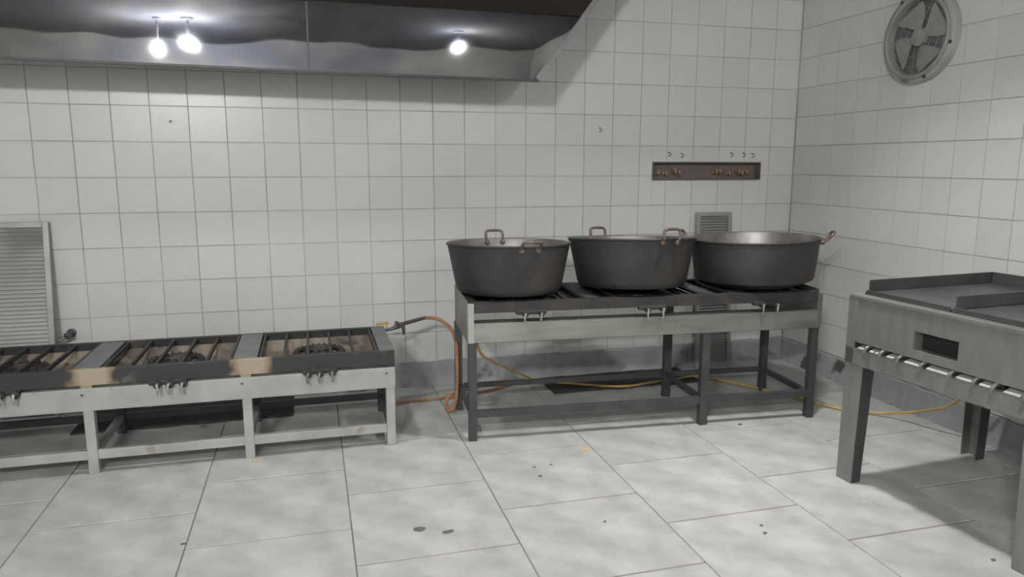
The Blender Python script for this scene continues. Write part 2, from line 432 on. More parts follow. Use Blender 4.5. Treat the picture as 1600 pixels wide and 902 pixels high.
# ------------------------------------------------------------------ lamps
lm = emit('lamp_glow', (1, .98, .95), 1)
names = [('round glowing ceiling lamp behind the camera, leftmost', 'lamp'), ('round glowing ceiling lamp behind the camera, second from left', 'lamp'),
         ('round glowing ceiling lamp behind the camera, on the right', 'lamp')]
for (x, y, z, r, W, c), (lb, ct) in zip(LAMPS, names):
    t = tag(empty('ceiling_lamp', (x, y, CEIL)), lb, ct)
    dz = z-CEIL
    mb = MB(); mb.lathe([(0, 0), (.06, 0), (.06, -.02), (.012, -.03), (.012, dz+r*.9), (r*.55, dz+r*.9), (r*.6, dz+r*.7), (0, dz+r*.7)], 20); obj('lamp_rod', mb, M_hoodedge, t, smooth=True)
    mb = MB(); mb.lathe([(r*math.sin(a)+1e-5, dz+r*math.cos(a)) for a in [PI*i/12 for i in range(13)]], 24)
    S = W/(4*PI*PI*r*r)
    obj('lamp_globe', mb, emit('lamp_glow', c, S), t, smooth=True)
for (x, y, r, W), lb in zip(DOWN, ('flush round ceiling downlight above the low stove', 'flush round ceiling downlight above the griddle', 'added round fill downlight above the open floor')):
    t = tag(empty('ceiling_downlight', (x, y, CEIL)), lb, 'lamp')
    mb = MB(); mb.lathe([(r+.001, 0), (r+.025, 0), (r+.025, -.03), (r+.001, -.03)], 32, close=True); obj('lamp_ring', mb, M_hoodedge, t, smooth=True)
    mb = MB(); mb.lathe([(.0005, -.012), (r, -.012), (r, -.008), (.0005, -.008)], 32); obj('lamp_diffuser', mb, emit('downlight_glow', (1, .98, .96), 6), t)
    ld = bpy.data.lights.new('downlight', 'AREA'); ld.shape = 'DISK'; ld.size = 2*r; ld.energy = W; ld.color = (1, .98, .95); ld.spread = math.radians(100)
    lo = bpy.data.objects.new('downlight', ld); COL.objects.link(lo); lo.location = (0, 0, -.034); lo.parent = t

# ------------------------------------------------------------------ extractor hood
hood = tag(empty('extractor_hood', (-3.3, -.55, 1.9)), 'polished stainless steel extractor hood hanging from the top edge above the low stove', 'extractor hood')
def hl(x, y, z): return (x+3.3, y+.55, z-1.9)
YB = -.55
def quadpanel(name, p, th, m_, par):   # p: 4 corners (x,z) on plane y=YB; thickness towards wall
    mb = MB(); P = [hl(x, y, z) for x, y, z in p] + [hl(x, y+th, z) for x, y, z in p]
    mb.add(P, [(0,1,2,3), (7,6,5,4), (0,4,5,1), (1,5,6,2), (2,6,7,3), (3,7,4,0)])
    return obj(name, mb, m_, par)
zb = 1.905; zs = 2.245
def zbx(x): return 1.909 - .010*(x+3.33)           # nearly level lower edge
def rx(z): return -2.115 + (z-zb)*.80                # slanting right edge
quadpanel('front_panel', [(-5.9, YB, zbx(-5.9)), (-3.335, YB, zbx(-3.335)), (-3.335, YB, zs), (-5.9, YB, zs+.06)], .012, M_hood, hood)
quadpanel('front_panel', [(-3.325, YB+.002, zbx(-3.325)), (rx(zb), YB+.002, zb-.008), (rx(zs), YB+.002, zs), (-3.325, YB+.002, zs)], .012, M_hood, hood)
quadpanel('upper_panel', [(-3.325, YB+.002, zs+.006), (rx(zs), YB+.002, zs+.006), (rx(2.9), YB+.16, 2.9), (-3.325, YB+.16, 2.9)], .012, M_hoodtop, hood)
quadpanel('upper_panel', [(-5.9, YB, zs+.066), (-3.335, YB, zs+.006), (-3.335, YB+.16, 2.9), (-5.9, YB+.16, 2.9)], .012, M_hoodtop, hood)
mb = MB(); mb.bar(hl(-3.33, YB-.003, zbx(-3.33)), hl(-3.33, YB-.003, zs),   .008, .004, up=(0,1,0)); obj('seam_strip', mb, M_legdark, hood)
mb = MB(); mb.bar(hl(-5.9, YB+.004, zbx(-5.9)-.006), hl(rx(zb)+.03, YB+.004, zbx(rx(zb))-.006), .024, .012); obj('bottom_rim', mb, M_legdark, hood)
mb = MB(); mb.bar(hl(rx(zb)+.018, YB-.004, zb-.006), hl(rx(2.9)+.02, YB-.004+.1, 2.9), .032, .010, up=(0,1,0)); obj('edge_flange', mb, M_hoodedge, hood)
mb = MB(); P = [hl(rx(zb)+.03, YB+.008, zb-.008), hl(rx(2.9)+.03, YB+.16, 2.9), hl(rx(2.9)+.03, -.01, 2.9), hl(rx(zb)+.03, -.01, zb+.10)]
P += [(a-.01, b, c) for a, b, c in P]; mb.add(P, [(0,1,2,3), (7,6,5,4), (0,4,5,1), (1,5,6,2), (2,6,7,3), (3,7,4,0)]); obj('side_panel', mb, M_hoodedge, hood)
mb = MB(); mb.box(-2.6, 1.98, .165, .54, .97, .985); obj('top_panel', mb, M_hoodedge, hood)

# ------------------------------------------------------------------ wall fan
fan = tag(empty('wall_fan', (0, -1.09, 2.135)), 'round grey exhaust fan with caged blades high on the right wall', 'fan')
Mf = Matrix.Rotation(-PI/2, 4, 'Y')     # local z -> -x (into the room)
mb = MB(); mb.lathe([(.252, .002), (.252, .045), (.242, .052), (.230, .052), (.230, .002)], 64, Mf, close=True); obj('housing_ring', mb, M_fanring, fan, smooth=True)
mb = MB(); mb.lathe([(.228, .010), (.228, .058), (.218, .062), (.206, .057), (.204, .012)], 64, Mf, close=True); obj('inner_ring', mb, M_fan, fan, smooth=True)
mb = MB(); mb.lathe([(.0005, .003), (.207, .003), (.207, .007), (.0005, .007)], 48, Mf); obj('back_plate', mb, M_fandark, fan)
mb = MB(); mb.lathe([(.0005, .012), (.05, .012), (.05, .04), (.035, .046), (.0005, .047)], 24, Mf); obj('hub', mb, M_fan, fan, smooth=True)
def blade(a0):
    P = []
    ns = 9
    for i in range(ns):
        t = i/(ns-1); r_ = .04 + t*.155; wv = math.radians(19 + 14*math.sin(t*PI*.75)); sk = math.radians(14*t)
        for s_, zz in ((-1, .018), (1, .034)):
            a = a0 + sk + s_*wv; P.append(Mf @ Vector((r_*math.cos(a), r_*math.sin(a), zz)))
    mb = MB(); q = len(P)
    P2 = [p + Vector((-.0025, 0, 0)) for p in P]
    fs = []
    for i in range(ns-1):
        a, b, c, d = 2*i, 2*i+1, 2*i+3, 2*i+2
        fs += [(a, b, c, d), (a+q, d+q, c+q, b+q), (a, d, d+q, a+q), (b, b+q, c+q, c)]
    fs += [(0, q, q+1, 1), (q-2, q-1, 2*q-1, 2*q-2)]
    mb.add(P+P2, fs); return mb
for a in (8, 98, 188, 278): obj('blade', blade(math.radians(a+10)), M_fan, fan, smooth=True)
mb = MB()
for r_ in (.06, .11, .16, .2): mb.tube([Mf @ Vector((r_*math.cos(2*PI*k/40), r_*math.sin(2*PI*k/40), .057)) for k in range(40)],   .0009, 5, closed=True)
for k in range(12):
    a = 2*PI*k/12; mb.tube([Mf @ Vector((.05*math.cos(a), .05*math.sin(a), .057)), Mf @ Vector((.212*math.cos(a), .212*math.sin(a), .057))],   .0009, 5)
obj('wire_guard', mb, M_fan, fan)
for a in (200, 255, 320, 30):
    a = math.radians(a); mb = MB(); c = Vector((.239*math.cos(a), .247*math.sin(a), .054))
    mb.lathe([(.0005, 0), (.010, 0), (.009, .005), (.0005, .006)], 10, Mf @ Matrix.Translation(c)); obj('screw', mb, M_legdark, fan)

# ------------------------------------------------------------------ recessed channel in the back wall
ch = tag(empty('wall_channel', ((NX0+NX1)/2, 0, NZ0)), 'long rusty recessed channel with pipe fittings in the back wall tiles', 'wall channel')
hw = (NX1-NX0)/2; hh = NZ1-NZ0
mb = MB(); mb.box(-hw, hw, .062, .07, 0, hh); obj('back_plate', mb, M_rust, ch)
mb = MB(); mb.box(-hw, hw, -.006, .062, -.003, .004); obj('bottom_lip', mb, M_rust, ch)
mb = MB(); mb.box(-hw, hw, -.006, .062, hh-.004, hh+.003); obj('top_lip', mb, M_rust, ch)
mb = MB(); mb.box(hw-.004, hw+.003, -.006, .062, .004, hh-.004); obj('end_plate', mb, M_panelgrey, ch)
mb = MB(); mb.box(-hw-.003, -hw+.004, -.006, .062, .004, hh-.004); obj('end_plate', mb, M_panelgrey, ch)
for x in (-.36, -.30, -.235, -.20, .085, .115, .19, .265, .29, .325):
    mb = MB(); zc = .045 + random.uniform(-.008, .016)
    Mq = Matrix.Translation((x, .06, zc)) @ Matrix.Rotation(PI/2, 4, 'X')
    mb.lathe([(.0005, 0), (.013, 0), (.013, .012), (.008, .014), (.008, .03), (.011, .032), (.011, .042), (.0005, .043)], 10, Mq)
    mb.tube([(x, .03, zc), (x+.004, .028, zc+.022)], .005, 6); obj('pipe_fitting', mb, M_brass, ch, smooth=True)
# hooks above the channel
hk = [(-.984, 1.498, 'first from the left'), (-.887, 1.49, 'second from the left'), (-.506, 1.496, 'third from the left'), (-.41, 1.496, 'fourth from the left'), (-.338, 1.492, 'rightmost')]
def hook(x, z, lb):
    mb = MB(); mb.tube(spline([(0, 0, .012), (0, -.012, .010), (.006, -.018, .002), (0, -.016, -.010), (-.006, -.006, -.014)], 5), .0022, 6)
    mb.lathe([(.0005, -.001), (.005, -.001), (.005, .002), (.0005, .003)], 8, Matrix.Translation((0, 0, .012)) @ Matrix.Rotation(PI/2, 4, 'X'))
    o = obj('wall_hook', mb, M_legdark, smooth=True, loc=(x, -.001, z)); tag(o, lb, 'hook', 'small wire hooks screwed to the back wall')
for x, z, s in hk: hook(x, z, 'small dark wire hook above the recessed channel, ' + s)
hook(-1.492, 1.653, 'small dark wire hook alone on the wall between hood and channel')
mb = MB(); mb.lathe([(.0005, -.001), (.009, -.001), (.007, .008), (.0005, .009)], 10, Matrix.Rotation(PI/2, 4, 'X')); mb.tube([(0, -.004, 0), (.006, -.016, .006)], .003, 6)
tag(obj('wall_screw', mb, M_lever, loc=(-4.098, -.0005, 1.664)), 'small screw and plug in the wall tiles below the hood', 'screw')

# ------------------------------------------------------------------ leaning louvre panels
def louvre(name, x0, x1, H_, yb, m_, label, fr, pitch, closed=False):
    t = empty(name, (x0, yb, 0)); W = x1-x0; L = math.hypot(H_, abs(yb)-.022)
    t.rotation_euler = (-math.atan2(abs(yb)-.022, H_), 0, 0)
    t.rotation_euler = (-math.asin((abs(yb)-.024)/L), 0, 0)
    for a in ((0, fr, 0, L), (W-fr, W, 0, L)):
        mb = MB(); mb.box(a[0], a[1], -.012, .012, a[2], a[3]); obj('frame_stile', mb, m_, t, bevel=.002)
    for a in (0, L-fr):
        mb = MB(); mb.box(fr, W-fr, -.012, .012, a, a+fr); obj('frame_rail', mb, m_, t, bevel=.002)
    mb = MB(); z = fr+pitch*.5
    while z < L-fr-pitch*.3:
        Mx = Matrix.Translation((0, 0, z)) @ Matrix.Rotation(math.radians(-42), 4, 'X')
        mb.box(fr, W-fr, -.0008, .0008, -pitch*.52, pitch*.52, M=Mx); z += pitch
    obj('slats', mb, M_slat if m_ == M_vent else m_, t, kind='stuff')
    mb = MB(); mb.box(fr*.5, W-fr*.5, .009, .0105, fr*.5, L-fr*.5); obj('back_sheet', mb, M_ventdark, t)
    tag(t, label, 'louvre panel'); return t
louvre('louvre_panel', -5.33, -4.752, 1.11, -.17, M_vent, 'large pale metal louvre panel leaning on the back wall behind the low stove', .03, .0225)
louvre('louvre_panel', -.77, -.495, 1.10, -.10, M_ventdark, 'small dark grey louvre panel leaning on the back wall behind the pot table', .028, .019)

# ------------------------------------------------------------------ gas taps
def tap(par, x, y, z, s=1., splay=.012, m_=M_lever, drop=.055):
    """front burner tap: dark body with a pale lever hanging down"""
    mb = MB()
    Mq = Matrix.Translation((x, y, z)) @ Matrix.Rotation(PI/2, 4, 'X')
    mb.lathe([(.0005, -.05), (.012*s, -.05), (.012*s, -.02), (.017*s, -.018), (.017*s, .012), (.0005, .014)], 12, Mq)
    b = obj('gas_tap', mb, M_iron, par, smooth=True)
    mb = MB(); mb.tube(spline([(x, y-.010, z), (x+splay*.4, y-.028*s, z+.006), (x+splay, y-.034*s, z-.02), (x+splay*.6, y-.030*s, z-drop)], 5), [.007*s]*6+[.006*s]*6+[.0045*s]*4, 8)
    obj('tap_lever', mb, m_, b, smooth=True)
    return b

def burner(par, x, y, z, r, m_=M_iron):
    mb = MB(); mb.tube([(x+r*math.cos(2*PI*k/36), y+r*math.sin(2*PI*k/36), z) for k in range(36)], .016, 8, closed=True)
    mb.tube([(x+r*.5*math.cos(2*PI*k/24), y+r*.5*math.sin(2*PI*k/24), z) for k in range(24)], .013, 8, closed=True)
    for k in range(4):
        a = PI/4+k*PI/2; mb.bar((x, y, z), (x+r*math.cos(a), y+r*math.sin(a), z), .02, .018)
    for k in range(24):
        a = 2*PI*k/24; mb.box(-.004, .004, -.004, .004, 0, .012, M=Matrix.Translation((x+r*math.cos(a), y+r*math.sin(a), z+.01)))
    return obj('burner', mb, m_, par, smooth=True)

# ------------------------------------------------------------------ low stove (left)
st = tag(empty('low_stove', (-3.69, -.975, 0)), 'long low gas stove with pale legs and scorched open grate top, left', 'stove')
def X(x): return x+3.69
SP = .69; ex = [X(-3.0-SP*k) for k in range(4)]      # leg lines: .69, 0, -.69, -1.38
x1 = .69+.025; x0 = ex[3]-.025; DY = .565
for k, lx in enumerate(ex):
    mb = MB(); mb.box(lx-.022, lx+.022, -.006, .038, 0, .312); obj('front_leg', mb, M_legpale, st, bevel=.003)
    mb = MB(); mb.box(lx-.024, lx+.024, -.003, .03, .41, .428); obj('post_tab', mb, M_rail, st)
    mb = MB(); mb.box(lx-.022, lx+.022, DY-.04, DY, 0, .425); obj('rear_leg', mb, M_legdark, st, bevel=.003)
    if k in (0, 1, 2, 3):
        mb = MB(); mb.box(lx-.015, lx+.015, .038, DY-.04, .075, .105); obj('side_stretcher', mb, M_legpale if k else M_legdark, st)
for k in range(3):
    a, b = ex[k+1]+.022, ex[k]-.022
    mb = MB(); mb.box(a, b, 0, .03, .068, .112); obj('front_stretcher', mb, M_legpale, st, bevel=.002)
    mb = MB(); mb.box(a, b, DY-.035, DY-.005, .075, .11); obj('rear_stretcher', mb, M_legdark, st)
mb = MB(); mb.box(x0, x1, -.010, -.005, .313, .413); mb.box(x0, x1, -.010, .03, .308, .313); mb.box(x0, x1, -.008, .02, .410, .414)
obj('front_apron', mb, M_legpale, st, bevel=.0015)
mb = MB(); mb.box(x0, x1, DY+.001, DY+.005, .245, .40); obj('rear_apron', mb, M_legpale, st)
mb = MB(); mb.box(x1-.005, x1, -.005, DY-.004, .313, .40); obj('side_apron', mb, M_panelgrey, st)
mb = MB(); mb.tube([(x0+.02, .06, .405), (x1-.03, .06, .405)], .013, 10); obj('gas_pipe', mb, M_steel, st, smooth=True)
for k in range(4):
    lx = ex[k]
    mb = MB(); mb.bar((lx-.018, -.012, .385), (lx-.018, -.010, .385), .012, .008); obj('bolt', mb, M_legdark, st)
# top frame
mb = MB(); mb.box(x0, x1, -.008, -.002, .428, .500); mb.box(x0, x1, -.008, .022, .497, .503)
obj('front_rail', mb, M_rail, st, bevel=.0015)
mb = MB(); mb.box(x0, x1, DY-.02, DY, .43, .500); mb.box(x0, x1, DY-.03, DY, .497, .503); obj('rear_rail', mb, M_iron, st)
mb = MB(); mb.box(x1-.006, x1, -.002, DY-.02, .43, .500); mb.box(x1-.075, x1, -.002, DY-.02, .497, .504); obj('end_plate', mb, M_blueplate, st)
mb = MB(); mb.box(x0, x0+.006, -.002, DY-.02, .43, .500); mb.box(x0, x0+.075, -.002, DY-.02, .497, .504); obj('end_plate', mb, M_blueplate, st)
for lx in ex[1:3]:
    mb = MB(); mb.box(lx-.055, lx+.055, .022, DY-.03, .497, .504); obj('cross_plate', mb, M_blueplate, st)
for k in range(3):
    a = ex[k+1]+.06 if k < 2 else x0+.08; b = ex[k]-.06 if k else x1-.08
    nb = 6
    for i in range(nb):
        bx = a+.008 + (b-a-.016)*i/(nb-1)
        mb = MB(); mb.bar((bx, .02, .488), (bx, DY-.028, .488), .012, .02); obj('grate_bar', mb, M_iron, st)
    c = (a+b)/2
    burner(st, c, .24, .452, .12)
    mb = MB(); mb.bar((c, -.002, .446), (c, .24, .446), .03, .022); mb.bar((c-.07, .0, .440), (c-.05, .20, .444), .02, .02); mb.bar((c+.07, .0, .440), (c+.05, .20, .444), .02, .02); obj('burner_stem', mb, M_iron, st)
    # sloping reflector tray under the burner
    mb = MB(); zz = .418
    P = [(a-.03, .03, .45), (b+.03, .03, .45), (b+.03, DY-.025, .462), (a-.03, DY-.025, .462), (a+.05, .10, zz), (b-.05, .10, zz), (b-.05, DY-.10, zz), (a+.05, DY-.10, zz)]
    mb.add(P, [(4,5,6,7), (0,1,5,4), (1,2,6,5), (2,3,7,6), (3,0,4,7)])
    o = obj('drip_tray', mb, M_beige, st)
    so = o.modifiers.new('thick', 'SOLIDIFY'); so.thickness = .002
    mb = MB(); mb.box(c-.085, c+.085, -.012, .02, .405, .43); obj('tap_block', mb, M_iron, st, bevel=.006)
    for dx in (-.055, .0, .058): tap(st, c+dx+(.012 if k else 0), -.02, .412, 1.05, splay=random.uniform(-.01, .01), m_=M_lever if k else M_panelgrey, drop=.04)

# ------------------------------------------------------------------ pot table (right stove)
TA = math.radians(-4.2)
tb = tag(empty('stove_table', (-2.606, -1.045, 0), TA), 'tall dark-legged gas stove with steel apron carrying three black pots', 'stove')
TL = 1.985; TD = .55
lxs = (0, 1.31, TL)
for k, lx in enumerate(lxs):
    hw_ = .022
    a, b = (lx, lx+.042) if k == 0 else ((lx-.022, lx+.024) if k == 1 else (lx-.04, lx))
    mb = MB(); mb.box(a, b, 0, .042, 0, .535); obj('front_leg', mb, M_legdark, tb, bevel=.002)
    if k == 1: mb = MB(); mb.box(a-.02, b+.02, -.003, .03, .525, .537); obj('gusset', mb, M_legdark, tb)
    q_ = -.010 if k == 0 else 0; mb = MB(); mb.box(a+q_, b+q_, TD-.042, TD, 0, .53 if k == 0 else .70); obj('rear_leg', mb, M_legdark, tb, bevel=.002)
    c = (a+b)/2
    mb = MB(); mb.box(c-.013, c+.013, .042, TD-.042, .125, .155); obj('side_stretcher', mb, M_legdark, tb)
for a, b in ((.042, 1.288), (1.334, TL-.04)):
    mb = MB(); mb.box(a, b, .004, .034, .125, .162); obj('front_stretcher', mb, M_legdark, tb)
    mb = MB(); mb.box(a, b, TD-.034, TD-.006, .128, .155); obj('rear_stretcher', mb, M_legdark, tb)
mb = MB(); mb.box(0, TL, -.006, 0, .528, .632); mb.box(0, TL, -.006, .03, .627, .632); mb.box(0, TL, -.006, .025, .528, .532); obj('front_apron', mb, M_steel2, tb, bevel=.0015)
mb = MB(); mb.box(-.002, .028, -.008, .03, .528, .730); obj('corner_post', mb, M_legpale, tb, bevel=.001)
mb = MB(); mb.box(TL-.024, TL+.004, -.008, .03, .528, .722); obj('corner_post', mb, M_panelgrey, tb, bevel=.001)
for x_ in (-.004, TL):
    mb = MB(); mb.add([(x_, 0.03, .528), (x_, TD, .528), (x_, TD, .745), (x_, .03, .745), (x_+.004, .03, .528), (x_+.004, TD, .528), (x_+.004, TD, .745), (x_+.004, .03, .745)],
        [(0,1,2,3), (7,6,5,4), (0,4,5,1), (1,5,6,2), (2,6,7,3), (3,7,4,0)]); obj('side_panel', mb, M_panelgrey, tb)
mb = MB(); mb.box(.004, TL-.004, TD-.03, TD, .50, .528); obj('rear_rail', mb, M_legdark, tb)
mb = MB(); mb.tube([(.03, .05, .628), (TL-.03, .05, .628)], .009, 10); obj('gas_pipe', mb, M_legdark, tb, smooth=True)
mb = MB(); mb.box(.028, TL-.024, -.004, .003, .683, .733); mb.box(.028, TL-.024, -.004, .05, .730, .736); obj('top_front_rail', mb, M_iron, tb, bevel=.001)
mb = MB(); mb.box(0, TL, TD-.006, TD, .69, .736); mb.box(0, TL, TD-.05, TD, .730, .736); obj('top_rear_rail', mb, M_iron, tb)
MW = (TL)/3
for k in range(3):
    a, b = MW*k+.03, MW*(k+1)-.03; c = (a+b)/2
    for i in range(7):
        bx = a+.01+(b-a-.02)*i/6
        mb = MB(); mb.bar((bx, .05, .728), (bx, TD-.05, .728), .016, .016); obj('grate_bar', mb, M_iron, tb)
    mb = MB(); mb.box(a-.01, b+.01, .01, TD-.01, .700, .704); obj('drip_tray', mb, M_iron, tb)
    burner(tb, c, TD/2, .714, .13)
    mb = MB(); mb.box(c-.085, c+.075, -.014, .02, .668, .692); obj('tap_block', mb, M_iron, tb, bevel=.007)
    for dx in (-.04, .045): tap(tb, c+dx, -.022, .672, .85, splay=-.008, drop=.045)
for x_ in (0.02, MW, 2*MW, TL-.02):
    mb = MB(); mb.box(x_-.03 if 0.1 < x_ < 1.9 else x_-.016, x_+.03 if .1 < x_ < 1.9 else x_+.016, .05, TD-.05, .729, .737); obj('cross_plate', mb, M_greasy if .1 < x_ < 1.9 else M_iron, tb)

# ------------------------------------------------------------------ pots
def pot(name, x, y, R, H_, tilt, tdir, angs, label, kb=.86, base=.79, lean=.28, inside=False, ch=.022):
    z = .738
    t = empty(name, (x, y, z))
    ax = Vector((-math.sin(tdir), math.cos(tdir), 0))
    t.rotation_mode = 'QUATERNION'; q = Matrix.Rotation(tilt, 3, ax).to_quaternion(); t.rotation_quaternion = q
    t.location.z = z + abs(math.sin(tilt))*R*.72
    tag(t, label, 'pot', 'large black cooking pots on the stove table')
    th = .005
    kk = lambda u: kb+(1-kb)*u
    prof = [(.0005, 0), (R*base, 0), (R*(base+.02), .004), (R*kb*.99, ch), (R*kk(.02), ch+.012), (R*kk(.55), H_*.62), (R*.99, H_-.012), (R+.003, H_-.008), (R+.005, H_-.002), (R+.001, H_+.003),
            (R-.006, H_), (R*.985-.008, H_-.02), (R*kk(.5)-.006, H_*.6), (R*kb-.008, ch+.02), (R*kb-.016, ch+.004), (R*base, .012), (.0005, .010)]
    mis = [0]*9+[1]*8
    mb = MB(); mb.lathe(prof, 72, mis=mis); obj('pot_body', mb, [M_soot, M_inner], t, smooth=True)
    for a in angs:
        a = math.radians(a); e = Vector((math.cos(a), math.sin(a), 0)); s_ = Vector((-math.sin(a), math.cos(a), 0)); up = Vector((0, 0, 1))
        b0 = e*(R-.014 if inside else R+.003) + up*(H_-.020)
        lean_ = lean if a > 0 or not inside else 1.3
        if a == math.radians(-32): lean_ = .95
        out = (e*lean_ + up).normalized(); o2 = 0 if inside else .014
        pts = [b0 - s_*.046 + e*o2*.3, b0 - s_*.049 + e*o2 + out*.018, b0 - s_*.050 + e*o2 + out*.054, b0 - s_*.034 + e*o2 + out*.070,
               b0 + s_*.034 + e*o2 + out*.070, b0 + s_*.050 + e*o2 + out*.054, b0 + s_*.049 + e*o2 + out*.018, b0 + s_*.046 + e*o2*.3]
        mb = MB(); mb.tube(spline(pts, 5), .0078, 8)
        h = obj('handle', mb, M_hn, t, smooth=True)
        for sg in (-1, 1):
            mb = MB()
            c = b0 + s_*.046*sg; zq = Vector((0, 0, 1)).rotation_difference(-e if inside else e).to_matrix().to_4x4()
            mb.lathe([(.0005, -.012), (.014, -.012), (.016, 0), (.014, .010), (.006, .016), (.0005, .016)], 10, Matrix.Translation(c) @ zq)
            obj('rivet_lug', mb, M_hn, h, smooth=True)
    return t
M_hn = mat('worn_handle_metal', (.10, .08, .07), (.20, .16, .135), rough=.45, metal=.5, scale=25)
pot('cooking_pot', -2.325, -.79, .335, .264, math.radians(2.2), math.radians(80), (89.5, -86), 'large sooty black pot with brownish side, leftmost of the three on the stove', inside=True, lean=.35)
pot('cooking_pot', -1.622, -.84, .354, .268, math.radians(4.2), math.radians(80), (98, -81), 'large sooty black pot in the middle of the three on the stove', lean=.12)
pot('cooking_pot', -.872, -.895, .360, .268, math.radians(-1.6), math.radians(-30), (142, -32), 'large sooty black pot with pinkish aluminium inside, rightmost beside the wall corner', kb=.925, base=.70, ch=.036, lean=.75)

# ------------------------------------------------------------------ griddle (right foreground)
GT = math.radians(4.5)
# local frame: +x runs along the front towards the camera, +y runs back to the right wall
gr = tag(empty('griddle_stove', (-1.045, -1.905, 0), GT-PI/2), 'grey steel griddle stove with two black iron plates, front right', 'griddle')
gr.rotation_euler = (0, 0, -PI/2+GT)
# local +x -> (sin GT, -cos GT); local +y -> (cos GT, sin GT)
GL, GD, GH = .925, .84, .865
def leg(xa, xb, ya, yb, tx, ty, name='leg'):
    # L-section leg: broad face on the front, narrow return; tapers downwards
    mb = MB(); z0, z1 = 0, .60
    def pl(pts_b, pts_t):
        n_ = len(pts_b); mb.add([(*p, z0) for p in pts_b] + [(*p, z1) for p in pts_t], [tuple(range(n_)), tuple(range(n_, 2*n_))] + [(i, (i+1) % n_, n_+(i+1) % n_, n_+i) for i in range(n_)])
    sx = 1 if xb > xa else -1; sy = 1 if yb > ya else -1
    t_ = .005
    wb, wt = abs(xb-xa)*.86, abs(xb-xa)
    pl([(xa, ya), (xa+sx*wb, ya), (xa+sx*wb, ya+sy*t_), (xa, ya+sy*t_)], [(xa, ya), (xa+sx*wt, ya), (xa+sx*wt, ya+sy*t_), (xa, ya+sy*t_)])
    db, dt = abs(yb-ya)*.6, abs(yb-ya)*.8
    o_ = obj(name, mb, M_gsteel, gr); mb = MB()
    pl([(xa, ya+sy*t_), (xa+sx*t_, ya+sy*t_), (xa+sx*t_, ya+sy*db), (xa, ya+sy*db)], [(xa, ya+sy*t_), (xa+sx*t_, ya+sy*t_), (xa+sx*t_, ya+sy*dt), (xa, ya+sy*dt)])
    obj('leg_return', mb, M_gsteel, o_); mb = MB()
    pl([(xa+sx*(wb-t_), ya+sy*t_), (xa+sx*wb, ya+sy*t_), (xa+sx*wb, ya+sy*db), (xa+sx*(wb-t_), ya+sy*db)], [(xa+sx*(wt-t_), ya+sy*t_), (xa+sx*wt, ya+sy*t_), (xa+sx*wt, ya+sy*dt), (xa+sx*(wt-t_), ya+sy*dt)])
    obj('leg_return', mb, M_legdark, o_)  # dark colour here paints the shade inside the leg angle
    return o_
leg(0, .10, 0, .09, 0, 0); leg(GL, GL-.10, 0, .09, 0, 0)
leg(0, .10, GD, GD-.09, 0, 0); leg(GL, GL-.10, GD, GD-.09, 0, 0)
# corner post + front panel with window
mb = MB(); mb.box(-.002, .045, -.004, .004, .555, .862); mb.box(-.002, .003, .004, .06, .555, .862); obj('corner_post', mb, M_gsteel, gr, bevel=.001)
mb = MB(); mb.box(GL-.045, GL+.002, -.004, .004, .555, .862); obj('corner_post', mb, M_gsteel, gr, bevel=.001)
wx0, wx1, wz0, wz1 = .345, .545, .690, .768
mb = MB()
for a in ((.045, wx0, .655, .85), (wx1, GL-.045, .655, .85), (wx0, wx1, .655, wz0), (wx0, wx1, wz1, .85)): mb.box(a[0], a[1], 0, .003, a[2], a[3])
obj('front_panel', mb, M_gsteel, gr)
mb = MB(); mb.box(wx0-.003, wx1+.003, .003, .05, wz0-.003, wz0); mb.box(wx0-.003, wx1+.003, .003, .05, wz1, wz1+.003); mb.box(wx0-.003, wx0, .003, .05, wz0, wz1); mb.box(wx1, wx1+.003, .003, .05, wz0, wz1); obj('window_frame', mb, M_gsteel, gr)
mb = MB(); mb.box(wx0-.003, wx1+.003, .05, .054, wz0-.003, wz1+.003); obj('window_back', mb, M_black, gr)
mb = MB(); mb.box(0, GL, -.006, .05, .85, .865); obj('top_front_rim', mb, M_gsteel, gr, bevel=.002)
mb = MB(); mb.box(0, GL, GD-.05, GD, .83, .865); obj('top_rear_rim', mb, M_gsteel, gr, bevel=.002)
for a in ((0, .03), (GL-.03, GL)):
    mb = MB(); mb.box(a[0], a[1], .05, GD-.05, .83, .865); obj('top_side_rim', mb, M_gsteel, gr)
for a in ((0, .004), (GL-.004, GL)):
    mb = MB(); mb.box(a[0], a[1], .06, GD-.004, .60, .83); obj('side_panel', mb, M_gsteel, gr)
mb = MB(); mb.box(.004, GL-.004, GD-.004, GD, .60, .83); obj('rear_panel', mb, M_gsteel, gr)
mb = MB(); mb.box(.045, GL-.045, .09, .094, .60, .66); obj('inner_panel', mb, M_black, gr)
mb = MB(); mb.box(.03, GL-.03, .055, GD-.05, .835, .84); obj('inner_tray', mb, M_black, gr)
# lower tap rail with a ledge
mb = MB(); mb.box(0.0, GL, -.004, 0, .550, .628); mb.box(0, GL, -.004, .06, .624, .628); mb.box(0, GL, -.004, .02, .550, .554); obj('tap_rail', mb, M_gsteel, gr, bevel=.001)
M_ledgelit = mat('ledge_highlight', (.62, .62, .60), (.5, .5, .48), rough=.4, metal=.3, scale=20)  # pale strips paint the light caught on top of the tap rail
for a, b in ((.07, .105), (.135, .155), (.165, .18), (.225, .26), (.315, .385), (.42, .515), (.55, .615), (.645, .69), (.74, .80)):
    mb = MB(); P = [(a, -.006, .6285), (b, -.006, .6285), (b, .05, .6285), (a, .05, .6285), (a, -.006, .633), (b, -.006, .633), (b, .045, .650), (a, .045, .650)]
    mb.add(P, [(3,2,1,0), (4,5,6,7), (0,1,5,4), (1,2,6,5), (2,3,7,6), (3,0,4,7)]); obj('ledge_glint', mb, M_ledgelit, gr)
